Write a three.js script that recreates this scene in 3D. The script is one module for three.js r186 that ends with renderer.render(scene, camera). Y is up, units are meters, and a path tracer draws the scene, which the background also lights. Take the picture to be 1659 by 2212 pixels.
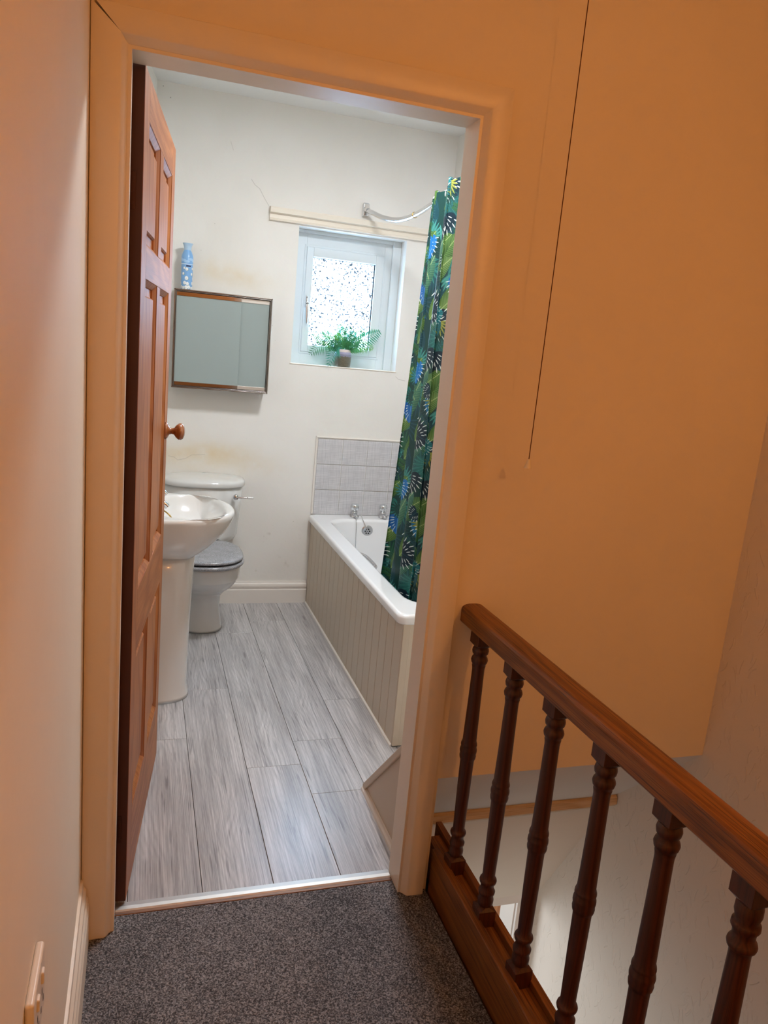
import * as THREE from 'three';
import { RoundedBoxGeometry } from 'three/addons/geometries/RoundedBoxGeometry.js';
import { mergeGeometries, mergeVertices, toCreasedNormals } from 'three/addons/utils/BufferGeometryUtils.js';
import { RectAreaLightUniformsLib } from 'three/addons/lights/RectAreaLightUniformsLib.js';

// ---------------------------------------------------------------- camera, light, exposure
const scene = new THREE.Scene();
const camera = new THREE.PerspectiveCamera(2 * Math.atan(1106 / 1639.77) * 180 / Math.PI, 1659 / 2212, 0.02, 60);
camera.position.set(0.0369, 1.447, 1.7097);
camera.rotation.set(-0.2041, -0.3174, 0.0923, 'YXZ');
const renderer = new THREE.WebGLRenderer({ antialias: true });
renderer.toneMapping = THREE.LinearToneMapping;
renderer.toneMappingExposure = 1.0;
renderer.shadowMap.enabled = true;
RectAreaLightUniformsLib.init();

scene.background = new THREE.Color().setRGB(0.95, 1.0, 1.12);      // overcast sky outside the frosted window

function pointLight(x, y, z, rgb, intensity, soft) {
  const l = new THREE.PointLight(new THREE.Color().setRGB(...rgb), intensity, 0, 2);
  l.position.set(x, y, z); l.castShadow = true; l.shadow.radius = soft; scene.add(l); return l;
}
function areaLight(x, y, z, w, h, tx, ty, tz, rgb, intensity) {
  const l = new THREE.RectAreaLight(new THREE.Color().setRGB(...rgb), intensity, w, h);
  l.position.set(x, y, z); l.lookAt(tx, ty, tz); scene.add(l); return l;
}
const LAND = [1.4, 2.2, 2.3], BATH = [0.88, 2.58, -0.95];
pointLight(...LAND, [1.0, 0.395, 0.098], 1.78, 2.0);                 // warm bulb over the stairwell
areaLight(...BATH, 0.26, 0.26, BATH[0], 0, BATH[2] + 1e-4, [0.93, 0.96, 1.0], 136);                  // bathroom ceiling panel
areaLight(1.07, 1.692, -2.62, 0.34, 0.45, 1.07, 1.692, 0, [0.42, 0.67, 1.0], 34);    // overcast daylight just outside the bathroom window
areaLight(-0.44, -1.35, -1.75, 0.9, 1.2, 1.6, -1.35, -0.9, [0.86, 0.93, 1.0], 8);     // daylight from the downstairs window
areaLight(0.895, -1.5, -0.1, 0.66, 1.5, 3, -1.5, -0.1, [0.88, 0.94, 1.0], 0.55);            // added fill for the stair wall, set at the invented front door

// ---------------------------------------------------------------- helpers
const used = {};
function numbered(n) { const k = used[n] = (used[n] ?? -1) + 1; return k ? `${n}_${String(k).padStart(3, '0')}` : n; }
function shade(o) { o.traverse((c) => { if (c.isMesh) { c.castShadow = true; c.receiveShadow = true; } }); return o; }
function mesh(name, geo, mat, parent) {
  if (Array.isArray(geo)) geo = join(geo);
  const m = new THREE.Mesh(geo, mat); m.name = parent ? name : numbered(name); m.castShadow = m.receiveShadow = true;
  (parent ?? scene).add(m); return m;
}
function group(name, parent) { const g = new THREE.Group(); g.name = parent ? name : numbered(name); (parent ?? scene).add(g); return g; }
function tag(o, label, category, extra = {}) { Object.assign(o.userData, { label, category }, extra); return o; }
const S = { kind: 'structure' };
function strip(g) {
  for (const k of Object.keys(g.attributes)) if (!['position', 'normal', 'uv'].includes(k)) g.deleteAttribute(k);
  if (!g.attributes.uv) g.setAttribute('uv', new THREE.BufferAttribute(new Float32Array(g.attributes.position.count * 2), 2));
  return g.index ? g.toNonIndexed() : g;
}
function join(list) { return list.length > 1 ? mergeGeometries(list.map(strip)) : list[0]; }
// uv in metres, from the way each face points; along = the axis the grain runs along (it becomes v)
function uvm(g, along = 'y', offset = [0, 0]) {
  g = g.index ? g.toNonIndexed() : g;
  const p = g.attributes.position, n = p.count, uv = new Float32Array(n * 2), a = new THREE.Vector3(), b = new THREE.Vector3(), c = new THREE.Vector3();
  for (let i = 0; i < n; i += 3) {
    a.fromBufferAttribute(p, i); b.fromBufferAttribute(p, i + 1); c.fromBufferAttribute(p, i + 2);
    const nn = b.clone().sub(a).cross(c.clone().sub(a)); const q = [Math.abs(nn.x), Math.abs(nn.y), Math.abs(nn.z)];
    const drop = q.indexOf(Math.max(...q)); const axes = [0, 1, 2].filter((k) => k !== drop);
    const al = 'xyz'.indexOf(along); let v = axes.includes(al) ? al : axes[1]; let u = axes.find((k) => k !== v);
    for (let k = 0; k < 3; k++) { uv[(i + k) * 2] = p.getComponent(i + k, u) + offset[0]; uv[(i + k) * 2 + 1] = p.getComponent(i + k, v) + offset[1]; }
  }
  g.setAttribute('uv', new THREE.BufferAttribute(uv, 2)); return g;
}
function box(x0, x1, y0, y1, z0, z1, along = 'y', off) {
  const g = new THREE.BoxGeometry(x1 - x0, y1 - y0, z1 - z0); g.translate((x0 + x1) / 2, (y0 + y1) / 2, (z0 + z1) / 2); return uvm(g, along, off);
}
function rbox(x0, x1, y0, y1, z0, z1, r = 0.003, along = 'y', seg = 2, off) {
  const g = new RoundedBoxGeometry(x1 - x0, y1 - y0, z1 - z0, seg, Math.min(r, (x1 - x0) / 2.01, (y1 - y0) / 2.01, (z1 - z0) / 2.01));
  g.translate((x0 + x1) / 2, (y0 + y1) / 2, (z0 + z1) / 2); return uvm(g, along, off);
}
function cyl(x, y, z, r, h, axis = 'y', r2 = r, seg = 20) {
  const g = new THREE.CylinderGeometry(r2, r, h, seg); if (axis === 'x') g.rotateZ(-Math.PI / 2); if (axis === 'z') g.rotateX(Math.PI / 2); g.translate(x, y, z); return g;
}
function lathe(pts, x, y, z, axis = 'y', seg = 28) {
  const g = new THREE.LatheGeometry(pts.map(([r, h]) => new THREE.Vector2(Math.max(r, 1e-5), h)), seg);
  if (axis === 'x') g.rotateZ(-Math.PI / 2); if (axis === 'z') g.rotateX(Math.PI / 2); g.translate(x, y, z); return g;
}
function tube(pts, r, seg = 40, rs = 10, tension = 0.5) {
  const c = new THREE.CatmullRomCurve3(pts.map((p) => new THREE.Vector3(...p)), false, 'catmullrom', tension);
  return new THREE.TubeGeometry(c, seg, r, rs, false);
}
// extrude a polygon (list of [a, b]) along an axis: axis x -> (a, b) = (z, y); axis z -> (x, y); axis y -> (x, z)
function prism(poly, axis, t0, t1, along) {
  const sh = new THREE.Shape(poly.map(([a, b]) => new THREE.Vector2(a, b)));
  const g = new THREE.ExtrudeGeometry(sh, { depth: t1 - t0, bevelEnabled: false, curveSegments: 10 });
  const p = g.attributes.position;
  for (let i = 0; i < p.count; i++) {
    const a = p.getX(i), b = p.getY(i), t = p.getZ(i) + t0;
    if (axis === 'x') p.setXYZ(i, t, b, a); else if (axis === 'z') p.setXYZ(i, a, b, t); else p.setXYZ(i, a, t, b);
  }
  if (axis !== 'z') for (let i = 0; i < p.count; i += 3) {           // these maps mirror: turn the faces back out
    const a = [p.getX(i), p.getY(i), p.getZ(i)]; p.setXYZ(i, p.getX(i + 1), p.getY(i + 1), p.getZ(i + 1)); p.setXYZ(i + 1, ...a);
  }
  g.computeVertexNormals(); return uvm(g, along ?? (axis === 'y' ? 'x' : axis));
}
// closed rings of equal length -> one smooth surface
function loft(rings, capA = false, capB = false, crease = 0) {
  const n = rings[0].length, pos = [], idx = []; rings.forEach((r) => r.forEach((p) => pos.push(...p)));
  for (let i = 0; i + 1 < rings.length; i++) for (let j = 0; j < n; j++) {
    const a = i * n + j, b = i * n + (j + 1) % n, c = a + n, d = b + n; idx.push(a, b, c, b, d, c);
  }
  const cap = (k, flip) => { const r = rings[k], m = [0, 0, 0]; r.forEach((p) => p.forEach((v, q) => { m[q] += v / n; })); const o = pos.length / 3; pos.push(...m);
    for (let j = 0; j < n; j++) { const a = k * n + j, b = k * n + (j + 1) % n; flip ? idx.push(b, a, o) : idx.push(a, b, o); } };
  if (capA) cap(0, true); if (capB) cap(rings.length - 1, false);
  const g = new THREE.BufferGeometry(); g.setAttribute('position', new THREE.Float32BufferAttribute(pos, 3)); g.setIndex(idx); g.computeVertexNormals();
  const h = crease ? toCreasedNormals(g, crease) : g; return crease ? uvm(h) : strip(h);
}
// D-like or oval ring in the xz plane: centre, half sizes towards -z / +z and x, exponent
function ring(cx, y, cz, hx, hz0, hz1, n = 48, e0 = 2.4, e1 = e0) {
  const out = [];
  for (let i = 0; i < n; i++) {
    const t = -i / n * Math.PI * 2, c = Math.cos(t), s = Math.sin(t), back = s < 0, e = back ? e0 : e1;
    out.push([cx + Math.sign(c) * Math.abs(c) ** (2 / e) * hx, y, cz + Math.sign(s) * Math.abs(s) ** (2 / e) * (back ? hz0 : hz1)]);
  }
  return out;
}
function rrect(x0, x1, z0, z1, r, y, k = 8) {
  const out = [], cs = [[x1 - r, z1 - r, 0], [x1 - r, z0 + r, -1], [x0 + r, z0 + r, -2], [x0 + r, z1 - r, -3]];
  for (const [cx, cz, q] of cs) for (let i = 0; i <= k; i++) { const t = Math.PI / 2 * (1 + q) - i / k * Math.PI / 2; out.push([cx + Math.cos(t) * r, y, cz + Math.sin(t) * r]); }
  return out;
}
// ---------------------------------------------------------------- noise and textures
function rng(seed) { let s = seed >>> 0; return () => { s = (s + 0x6d2b79f5) >>> 0; let t = Math.imul(s ^ (s >>> 15), 1 | s); t = (t + Math.imul(t ^ (t >>> 7), 61 | t)) ^ t; return ((t ^ (t >>> 14)) >>> 0) / 4294967296; }; }
function hash(x, y, s) { let h = Math.imul(x, 374761393) ^ Math.imul(y, 668265263) ^ Math.imul(s, 2246822519); h = Math.imul(h ^ (h >>> 13), 1274126177); return ((h ^ (h >>> 16)) >>> 0) / 4294967296; }
function vn(x, y, px, py, s) {                                       // tiling value noise
  const xi = Math.floor(x), yi = Math.floor(y), f = x - xi, g = y - yi, u = f * f * (3 - 2 * f), v = g * g * (3 - 2 * g);
  const m = (a, p) => ((a % p) + p) % p, x0 = m(xi, px), x1 = m(xi + 1, px), y0 = m(yi, py), y1 = m(yi + 1, py);
  const a = hash(x0, y0, s), b = hash(x1, y0, s), c = hash(x0, y1, s), d = hash(x1, y1, s);
  return a + (b - a) * u + (c - a) * v + (a - b - c + d) * u * v;
}
function fbm(u, v, fx, fy, s, o = 4) { let t = 0, a = 0.5, n = 0; for (let i = 0; i < o; i++) { t += a * vn(u * fx, v * fy, fx, fy, s + i); n += a; a *= 0.5; fx *= 2; fy *= 2; } return t / n; }
function dataTex(w, h, f, srgb = true, rep = [1, 1]) {
  const d = new Uint8Array(w * h * 4);
  for (let j = 0; j < h; j++) for (let i = 0; i < w; i++) { const c = f(i / w, j / h, i, j), k = (j * w + i) * 4; d[k] = c[0]; d[k + 1] = c[1]; d[k + 2] = c[2]; d[k + 3] = 255; }
  return finish(new THREE.DataTexture(d, w, h, THREE.RGBAFormat), srgb, rep);
}
function finish(t, srgb, rep) {
  t.wrapS = t.wrapT = THREE.RepeatWrapping; t.magFilter = THREE.LinearFilter; t.minFilter = THREE.LinearMipmapLinearFilter; t.generateMipmaps = true;
  if (srgb) t.colorSpace = THREE.SRGBColorSpace; t.repeat.set(...rep); t.needsUpdate = true; return t;
}
function canvasTex(w, h, draw, srgb = true, rep = [1, 1]) { const c = document.createElement('canvas'); c.width = w; c.height = h; draw(c.getContext('2d'), w, h); return finish(new THREE.CanvasTexture(c), srgb, rep); }
const mixc = (a, b, t) => [0, 1, 2].map((k) => Math.max(0, Math.min(255, a[k] + (b[k] - a[k]) * t)));
const cl = (x) => Math.max(0, Math.min(1, x));
const std = (o) => new THREE.MeshStandardMaterial(o), phy = (o) => new THREE.MeshPhysicalMaterial(o);

// timber: grain runs along v; the tile is tw x th metres
function woodTex(w, h, tw, th, cols, seed, o = {}) {
  const { rings = 9, warp = 1.6, fine = 0.35, pore = 0.35 } = o;
  return dataTex(w, h, (u, v) => {
    const wv = fbm(u, v, 3, 2, seed, 3), r = u * rings + (wv - 0.5) * warp * 3 + fbm(u, v, 2, 1, seed + 9, 2) * warp * 2;
    let t = 0.5 + 0.5 * Math.sin(r * 6.283); t = t ** 1.5;
    const f = fbm(u, v, 90, 4, seed + 20, 3), p = fbm(u, v, 200, 10, seed + 31, 2), big = fbm(u, v, 2, 3, seed + 40, 2);
    let c = mixc(cols[0], cols[1], cl(t * 0.55 + (f - 0.5) * fine * 2 + (big - 0.5) * 0.7 + 0.2));
    if (p > 0.62) c = mixc(c, cols[2], cl((p - 0.62) * 5) * pore);
    return c;
  }, true, [1 / tw, 1 / th]);
}
const doorWood = woodTex(512, 1024, 0.35, 1.1, [[180, 118, 68], [142, 82, 40], [86, 40, 17]], 11, { rings: 5, fine: 0.28 });
const railWood = woodTex(256, 1024, 0.16, 1.0, [[150, 96, 38], [104, 60, 20], [36, 18, 7]], 77, { rings: 4, warp: 1.4, fine: 0.4, pore: 0.7 });
const darkWood = woodTex(256, 1024, 0.1, 0.8, [[84, 40, 18], [54, 22, 9], [22, 8, 3]], 51, { rings: 6, fine: 0.45, pore: 0.5 });
const M = {};
M.door = phy({ map: doorWood, roughness: 0.5, clearcoat: 0.05, clearcoatRoughness: 0.4, specularIntensity: 0.45, bumpMap: doorWood, bumpScale: 0.00012 });
M.rail = phy({ map: railWood, roughness: 0.48, clearcoat: 0.2, clearcoatRoughness: 0.4, bumpMap: railWood, bumpScale: 0.0002 });
M.baluster = phy({ map: darkWood, roughness: 0.45, clearcoat: 0.2, clearcoatRoughness: 0.4, bumpMap: darkWood, bumpScale: 0.0002 });
M.pale = std({ map: woodTex(256, 512, 0.2, 0.9, [[226, 204, 172], [200, 172, 132], [150, 120, 84]], 91, { rings: 4, fine: 0.3 }), roughness: 0.6 });

// painted plaster: roller stipple, slight unevenness of the coat
const plasterBump = dataTex(512, 512, (u, v) => { const t = 255 * (0.55 * fbm(u, v, 60, 60, 5, 3) + 0.45 * fbm(u, v, 6, 6, 3, 3)); return [t, t, t]; }, false, [1 / 0.9, 1 / 0.9]);
const coat = (a, b, seed) => dataTex(256, 256, (u, v) => mixc(a, b, cl((fbm(u, v, 3, 3, seed, 4) - 0.3) * 2)), true, [1 / 2.3, 1 / 2.3]);
M.magnolia = std({ map: coat([240, 229, 212], [233, 222, 205], 4), roughness: 0.62, bumpMap: plasterBump, bumpScale: 0.0006 });
M.bathWall = std({ map: coat([238, 235, 228], [231, 227, 218], 14), roughness: 0.6, bumpMap: plasterBump, bumpScale: 0.0006 });
M.ceiling = std({ color: 0xf0efec, roughness: 0.8, bumpMap: plasterBump, bumpScale: 0.001 });
M.gloss = phy({ color: 0xeee4d4, roughness: 0.38, clearcoat: 0.15, clearcoatRoughness: 0.3, bumpMap: plasterBump, bumpScale: 0.0003 });
M.glossWhite = phy({ color: 0xeae3da, roughness: 0.35, clearcoat: 0.2, clearcoatRoughness: 0.3 });
// embossed wallpaper: short wandering ridges, mostly upright
const emboss = canvasTex(1024, 1024, (c, w, h) => {
  c.fillStyle = '#606060'; c.fillRect(0, 0, w, h); const r = rng(8);
  for (let i = 0; i < 620; i++) {
    const x = r() * w, y = r() * h, a = Math.PI / 2 + (r() - 0.5) * 1.5, L = 18 + r() * 46, bend = (r() - 0.5) * 1.6, lw = 3 + r() * 5, g = 96 + r() * 110;
    for (const dx of [-w, 0, w]) for (const dy of [-h, 0, h]) {
      if (x + dx < -90 || x + dx > w + 90 || y + dy < -90 || y + dy > h + 90) continue;
      for (let q = 0; q < 3; q++) { c.strokeStyle = `rgba(${g},${g},${g},0.4)`; c.lineWidth = lw * (1 - q * 0.3); c.lineCap = 'round'; c.beginPath(); c.moveTo(x + dx, y + dy);
        c.quadraticCurveTo(x + dx + Math.cos(a + bend) * L * 0.5, y + dy + Math.sin(a + bend) * L * 0.5, x + dx + Math.cos(a) * L, y + dy + Math.sin(a) * L); c.stroke(); }
    }
  }
}, false, [1 / 0.75, 1 / 0.75]);
M.emboss = std({ color: 0xeae0d2, roughness: 0.6, bumpMap: emboss, bumpScale: 0.004 });
M.dark = std({ color: 0x1a1512, roughness: 0.8 });
// carpet: grey twist pile of light and dark yarn ends
const pile = dataTex(1024, 1024, (u, v, i, j) => {
  const cell = fbm(u, v, 256, 256, 61, 2), tuft = vn(u * 340, v * 340, 340, 340, 7), patch = fbm(u, v, 5, 5, 66, 3), sp = hash(i >> 1, j >> 1, 3);
  let t = 0.5 + (cell - 0.5) * 1.5 + (tuft - 0.5) * 0.55 + (patch - 0.5) * 0.35; if (sp > 0.93) t += 0.35; if (sp < 0.1) t -= 0.25;
  return mixc([50, 49, 52], [154, 151, 153], cl(t));
}, true, [1 / 0.7, 1 / 0.7]);
M.carpet = phy({ map: pile, roughness: 1, bumpMap: pile, bumpScale: 0.006, sheen: 0.3, sheenRoughness: 0.8, sheenColor: new THREE.Color(0x888888) });
// laminate: bleached grey oak, four boards
const boards = [0, 1, 2, 3].map((k) => dataTex(384, 1536, (u, v) => {
  const s = 200 + k * 37, cv = [0.3, 0.62, 0.45, 0.75][k], wob = (fbm(0.5, v, 1, 5, s, 3) - 0.5) * 0.3, dx = Math.abs(u - 0.5 - wob), dy = v - cv;
  const warp = fbm(u, v, 3, 6, s + 3, 2) * 0.09 + fbm(u, v, 14, 20, s + 5, 2) * 0.012;
  const cath = (Math.sqrt(dx * dx + 0.0006) * 1.15 + Math.abs(dy) ** 1.15 * 0.62 + warp) * 62;
  let g = 0.5 + 0.5 * Math.sin(cath); g = g ** 1.6;
  const streak = fbm(u, v, 110, 4, s + 11, 3), wide = fbm(u, v, 6, 5, s + 19, 3), mark = fbm(u, v, 30, 9, s + 27, 3), fine = fbm(u, v, 200, 10, s + 33, 2), fleck = fbm(u, v, 90, 60, s + 41, 2);
  const heart = Math.exp(-(((u - 0.5 - wob) / 0.3) ** 2));
  let t = 0.6 - g * (0.05 + 0.17 * heart * cl(wide * 1.6 - 0.3)) + (streak - 0.5) * 0.6 + (wide - 0.5) * 0.55 + (fine - 0.5) * 0.42 + (fleck - 0.5) * 0.16;
  if (mark > 0.68) t -= (mark - 0.68) * 4 * (0.2 + streak);
  return mixc([122, 119, 120], [216, 213, 212], cl(t));
}, true, [1 / 0.1907, 1 / 1.27]));
M.plank = boards.map((t) => phy({ map: t, roughness: 0.34, bumpMap: t, bumpScale: 0.00003, clearcoat: 0.8, clearcoatRoughness: 0.27 }));
M.joint = std({ color: 0x2c2a2a, roughness: 0.9 });
// sanitary ware, metal, plastic, glass
M.china = phy({ color: 0xdcdbd8, roughness: 0.12, clearcoat: 0.6, clearcoatRoughness: 0.06 });
M.acrylic = phy({ color: 0xf0f0f0, roughness: 0.14, clearcoat: 0.5, clearcoatRoughness: 0.08 });
M.chrome = std({ color: 0xd8d8da, metalness: 1, roughness: 0.12 });
M.steel = std({ color: 0x8d8782, metalness: 1, roughness: 0.22 });
M.brushed = std({ color: 0xd2cdc8, metalness: 1, roughness: 0.42 });
M.brass = std({ color: 0xb89a5a, metalness: 1, roughness: 0.3 });
M.upvc = phy({ color: 0xdbe3e6, roughness: 0.3 });
M.seal = std({ color: 0x3c4044, roughness: 0.7 });
M.panel = phy({ color: 0xcfbfaa, roughness: 0.42 });
M.black = std({ color: 0x0c0c0c, roughness: 0.6 });

// ---------------------------------------------------------------- the setting
const W = 0.7394, H = 1.98, T = 0.0825, D = 2.4275, CY = 2.6255, RX = 1.69, BR = 1.6215;
// door wall: left of the door, over it, and on to the right over the stairs, where it stops above the landing floor
tag(mesh('wall_front', prism([[-0.46, -0.2], [-0.03, -0.2], [-0.03, H + 0.03], [W + 0.03, H + 0.03], [W + 0.03, -0.2], [0.822, -0.2], [0.822, 0.34], [1.82, 0.34], [1.82, 2.75], [-0.46, 2.75]], 'z', -T, 0, 'y'), M.magnolia),
  'magnolia painted wall around the bathroom doorway and above the stairs', 'wall', S);
tag(mesh('wall_left', box(-0.2, -0.076, -0.25, 2.75, 0, 3.3), M.magnolia), 'magnolia landing wall running along the left edge', 'wall', S);
tag(mesh('wall_right', box(RX, RX + 0.12, -2.75, 2.75, -2.6, 3.3), M.emboss), 'embossed papered wall on the far side of the stairs', 'wall', S);
tag(mesh('wall_behind', box(-0.2, 1.82, -2.75, 2.75, 3.3, 3.42), M.magnolia), 'landing wall behind the viewer', 'wall', S);
tag(mesh('ceiling', box(-0.2, 1.82, CY, 2.75, 0, 3.3), M.ceiling), 'white landing ceiling', 'ceiling', S);
tag(mesh('floor_landing', box(-0.2, 0.82, -0.012, 0, -0.062, 3.3), M.carpet), 'charcoal grey carpet on the landing', 'carpet', S);
tag(mesh('floor_joists', [box(-0.46, 0.88, -0.26, -0.012, -0.5, 3.3), box(-0.46, 1.69, -0.26, -0.0125, -2.6, -0.5)], M.dark), 'floor build-up under landing and bathroom', 'floor', S);

// bathroom shell
{
  // back wall with the window opening, stained and cracked here and there
  const x0 = -0.2, x1 = BR + 0.15, wx0 = 0.7897, wx1 = 1.385, wy0 = 1.357, wy1 = 2.06;
  const sh = new THREE.Shape([[x0, -0.01], [x1, -0.01], [x1, 2.75], [x0, 2.75]].map((p) => new THREE.Vector2(...p)));
  sh.holes.push(new THREE.Path([[wx0, wy0], [wx0, wy1], [wx1, wy1], [wx1, wy0]].map((p) => new THREE.Vector2(...p))));
  const g = new THREE.ExtrudeGeometry(sh, { depth: 0.22, bevelEnabled: false }); g.translate(0, 0, -D - 0.22);
  const stained = canvasTex(1024, 1536, (c, w, h) => {
    const im = c.createImageData(w, h), X = (i) => i / w * 2, Y = (j) => (1 - j / h) * 2.8;
    for (let j = 0; j < h; j++) for (let i = 0; i < w; i++) {
      const u = i / w, v = j / h, x = X(i), y = Y(j), n = fbm(u, v, 5, 7, 71, 4), m = fbm(u, v, 40, 60, 73, 3);
      let col = mixc([238, 235, 229], [230, 226, 218], cl((n - 0.3) * 2));
      const damp = Math.exp(-(((x - 0.36) / 0.3) ** 2) - ((y - 0.83 - (n - 0.5) * 0.2) / 0.07) ** 2), over = Math.exp(-(((x - 0.42) / 0.2) ** 2) - ((y - 1.76 - (n - 0.5) * 0.15) / 0.05) ** 2);
      col = mixc(col, [226, 208, 176], cl((damp * 0.75 + over * 0.55) * (0.35 + m * 1.2)));
      const low = x < 1.0 && y < 0.45 ? Math.max(0, fbm(u, v, 60, 90, 79, 2) - 0.78) * 1.5 : 0; col = mixc(col, [176, 166, 150], cl(low));
      const k = (j * w + i) * 4; im.data[k] = col[0]; im.data[k + 1] = col[1]; im.data[k + 2] = col[2]; im.data[k + 3] = 255;
    }
    c.putImageData(im, 0, 0);
    const px = (x) => x / 2 * w, py = (y) => (1 - y / 2.8) * h, r = rng(5);
    const crack = (pts, a, lw) => { c.strokeStyle = `rgba(120,112,102,${a})`; c.lineWidth = lw; c.beginPath(); pts.forEach(([x, y], i) => (i ? c.lineTo(px(x), py(y)) : c.moveTo(px(x), py(y)))); c.stroke(); };
    crack([[0.63, 2.13], [0.6, 2.17], [0.575, 2.21], [0.55, 2.225], [0.53, 2.25]], 0.55, 0.9);
    crack([[1.39, 1.33], [1.41, 1.315], [1.45, 1.31]], 0.5, 0.9); crack([[0.42, 2.41], [0.435, 2.37]], 0.3, 0.8);
    crack([[0.17, 0.82], [0.2, 0.815], [0.22, 0.8], [0.26, 0.81], [0.29, 0.83], [0.36, 0.835]], 0.35, 1);
    for (const [x, y] of [[0.09, 2.605], [0.125, 2.56]]) { c.fillStyle = 'rgba(70,64,58,0.55)'; c.fillRect(px(x), py(y), 2, 2); }
    for (let i = 0; i < 40; i++) { c.fillStyle = `rgba(110,100,88,${0.15 + r() * 0.35})`; const x = px(0.1 + r() * 0.9), y = py(r() < 0.6 ? r() * 0.5 : r() * 2.6), q = 0.5 + r() * 1.3; c.fillRect(x, y, q, q); }
  }, true, [1 / 2, 1 / 2.8]);
  M.bathBack = std({ map: stained, roughness: 0.58, bumpMap: plasterBump, bumpScale: 0.0006 });
  tag(mesh('wall_bath_back', uvm(g, 'y'), M.bathBack), 'white bathroom wall with the window, slightly stained', 'wall', S);
}
const bl = mesh('wall_bath_left', box(-0.1, 0, -0.01, CY, -0.15, 2.372), M.bathWall); bl.position.set(0.064, 0, -D); bl.rotation.y = -Math.atan2(0.376, 2.345);
tag(bl, 'white bathroom wall behind the open door', 'wall', S);
tag(mesh('wall_bath_right', prism([[-D - 0.2, -0.01], [-0.51, -0.01], [-T, 0.42], [-T, 2.75], [-D - 0.2, 2.75]], 'x', BR, RX - 0.001, 'y'), M.bathWall), 'white bathroom wall beyond the bath', 'wall', S);
tag(mesh('ceiling', box(-0.46, 1.8, CY, 2.75, -D - 0.22, -T), M.ceiling), 'white bathroom ceiling', 'ceiling', S);

// laminate floor: every board its own piece
{
  const f = tag(group('floor'), 'grey wood-effect laminate boards in the bathroom', 'floor', S);
  mesh('underlay', box(-0.4, 1.69, -0.0118, -0.0045, -D, -0.502), M.joint, f); mesh('underlay', box(-0.4, 0.784, -0.0118, -0.0045, -0.502, -0.064), M.joint, f);
  const pk = 0.2205, pw = 0.1907, ends = { '-3': -0.5, '-2': -1.1, '-1': -0.5, 0: -0.9243, 1: -1.3255, 2: -0.6904, 3: -0.8504, 4: -1.1721, 5: -0.35, 6: -0.9 }; let q = 0;
  for (let r = -3; r <= 6; r++) {
    const a = pk + (r - 1) * pw; let cuts = [];
    for (let z = ends[r] + 1.27 * 2; z > -D - 1.3; z -= 1.27) cuts.push(z);
    for (let i = 0; i + 1 < cuts.length; i++) {
      let z1 = Math.min(cuts[i], -0.066), z0 = Math.max(cuts[i + 1], -D); if (z1 - z0 < 0.02) continue;
      let xa = a, xb = a + pw;
      const put = (x0, x1, za, zb) => { if (x1 - x0 < 0.01 || zb - za < 0.01) return; const g = rbox(x0 + 0.0007, x1 - 0.0007, -0.006, 0, za + 0.0006, zb - 0.0006, 0.0012, 'z', 1, [-a, -cuts[i + 1] + (q % 3) * 0.31]); mesh('plank', g, M.plank[(q * 3 + r + 9) % 4], f); };
      if (xb > 0.786 && z1 > -0.502) { put(xa, xb, z0, Math.min(z1, -0.502)); if (xa < 0.786) put(xa, Math.min(xb, 0.786), Math.max(z0, -0.502), z1); } else put(xa, xb, z0, z1);
      q++;
    }
  }
}
// door lining and casing
{
  const t = tag(group('trim_1'), 'cream painted door lining and moulded casing of the bathroom doorway', 'door frame', S);
  mesh('lining', [box(-0.03, 0, 0, H + 0.03, -T - 0.0005, 0.0005), box(W, W + 0.03, 0, H + 0.03, -T - 0.0005, 0.0005), box(0, W, H, H + 0.03, -T - 0.0005, 0.0005)], M.gloss, t);
  // casing profile: distance from the opening, height above the wall
  const prof = [[0.007, 0], [0.0075, 0.002], [0.012, 0.006], [0.0185, 0.0165], [0.022, 0.0185], [0.062, 0.02], [0.067, 0.0185], [0.069, 0.014], [0.069, 0]];
  const run = (map) => { const pos = [], n = prof.length, idx = []; for (const end of [0, 1]) for (const [d, h] of prof) pos.push(...map(d, h, end));
    for (let i = 0; i + 1 < n; i++) idx.push(i, i + 1, n + i, i + 1, n + i + 1, n + i);
    for (const e of [0, n]) for (let i = 1; i + 1 < n; i++) idx.push(e, e + i, e + i + 1);
    const g = new THREE.BufferGeometry(); g.setAttribute('position', new THREE.Float32BufferAttribute(pos, 3)); g.setIndex(idx); return uvm(toCreasedNormals(g, 0.5)); };
  mesh('casing_upright', run((d, h, e) => [-(d > 0.06 ? d + 0.0068 : d), e ? H + d : 0, h]), M.gloss, t);
  mesh('casing_upright', run((d, h, e) => [W + d, e ? H + d : 0, h]), M.gloss, t);
  mesh('casing_head', run((d, h, e) => [e ? W + d : -d, H + d, h]), M.gloss, t);
}
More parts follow.
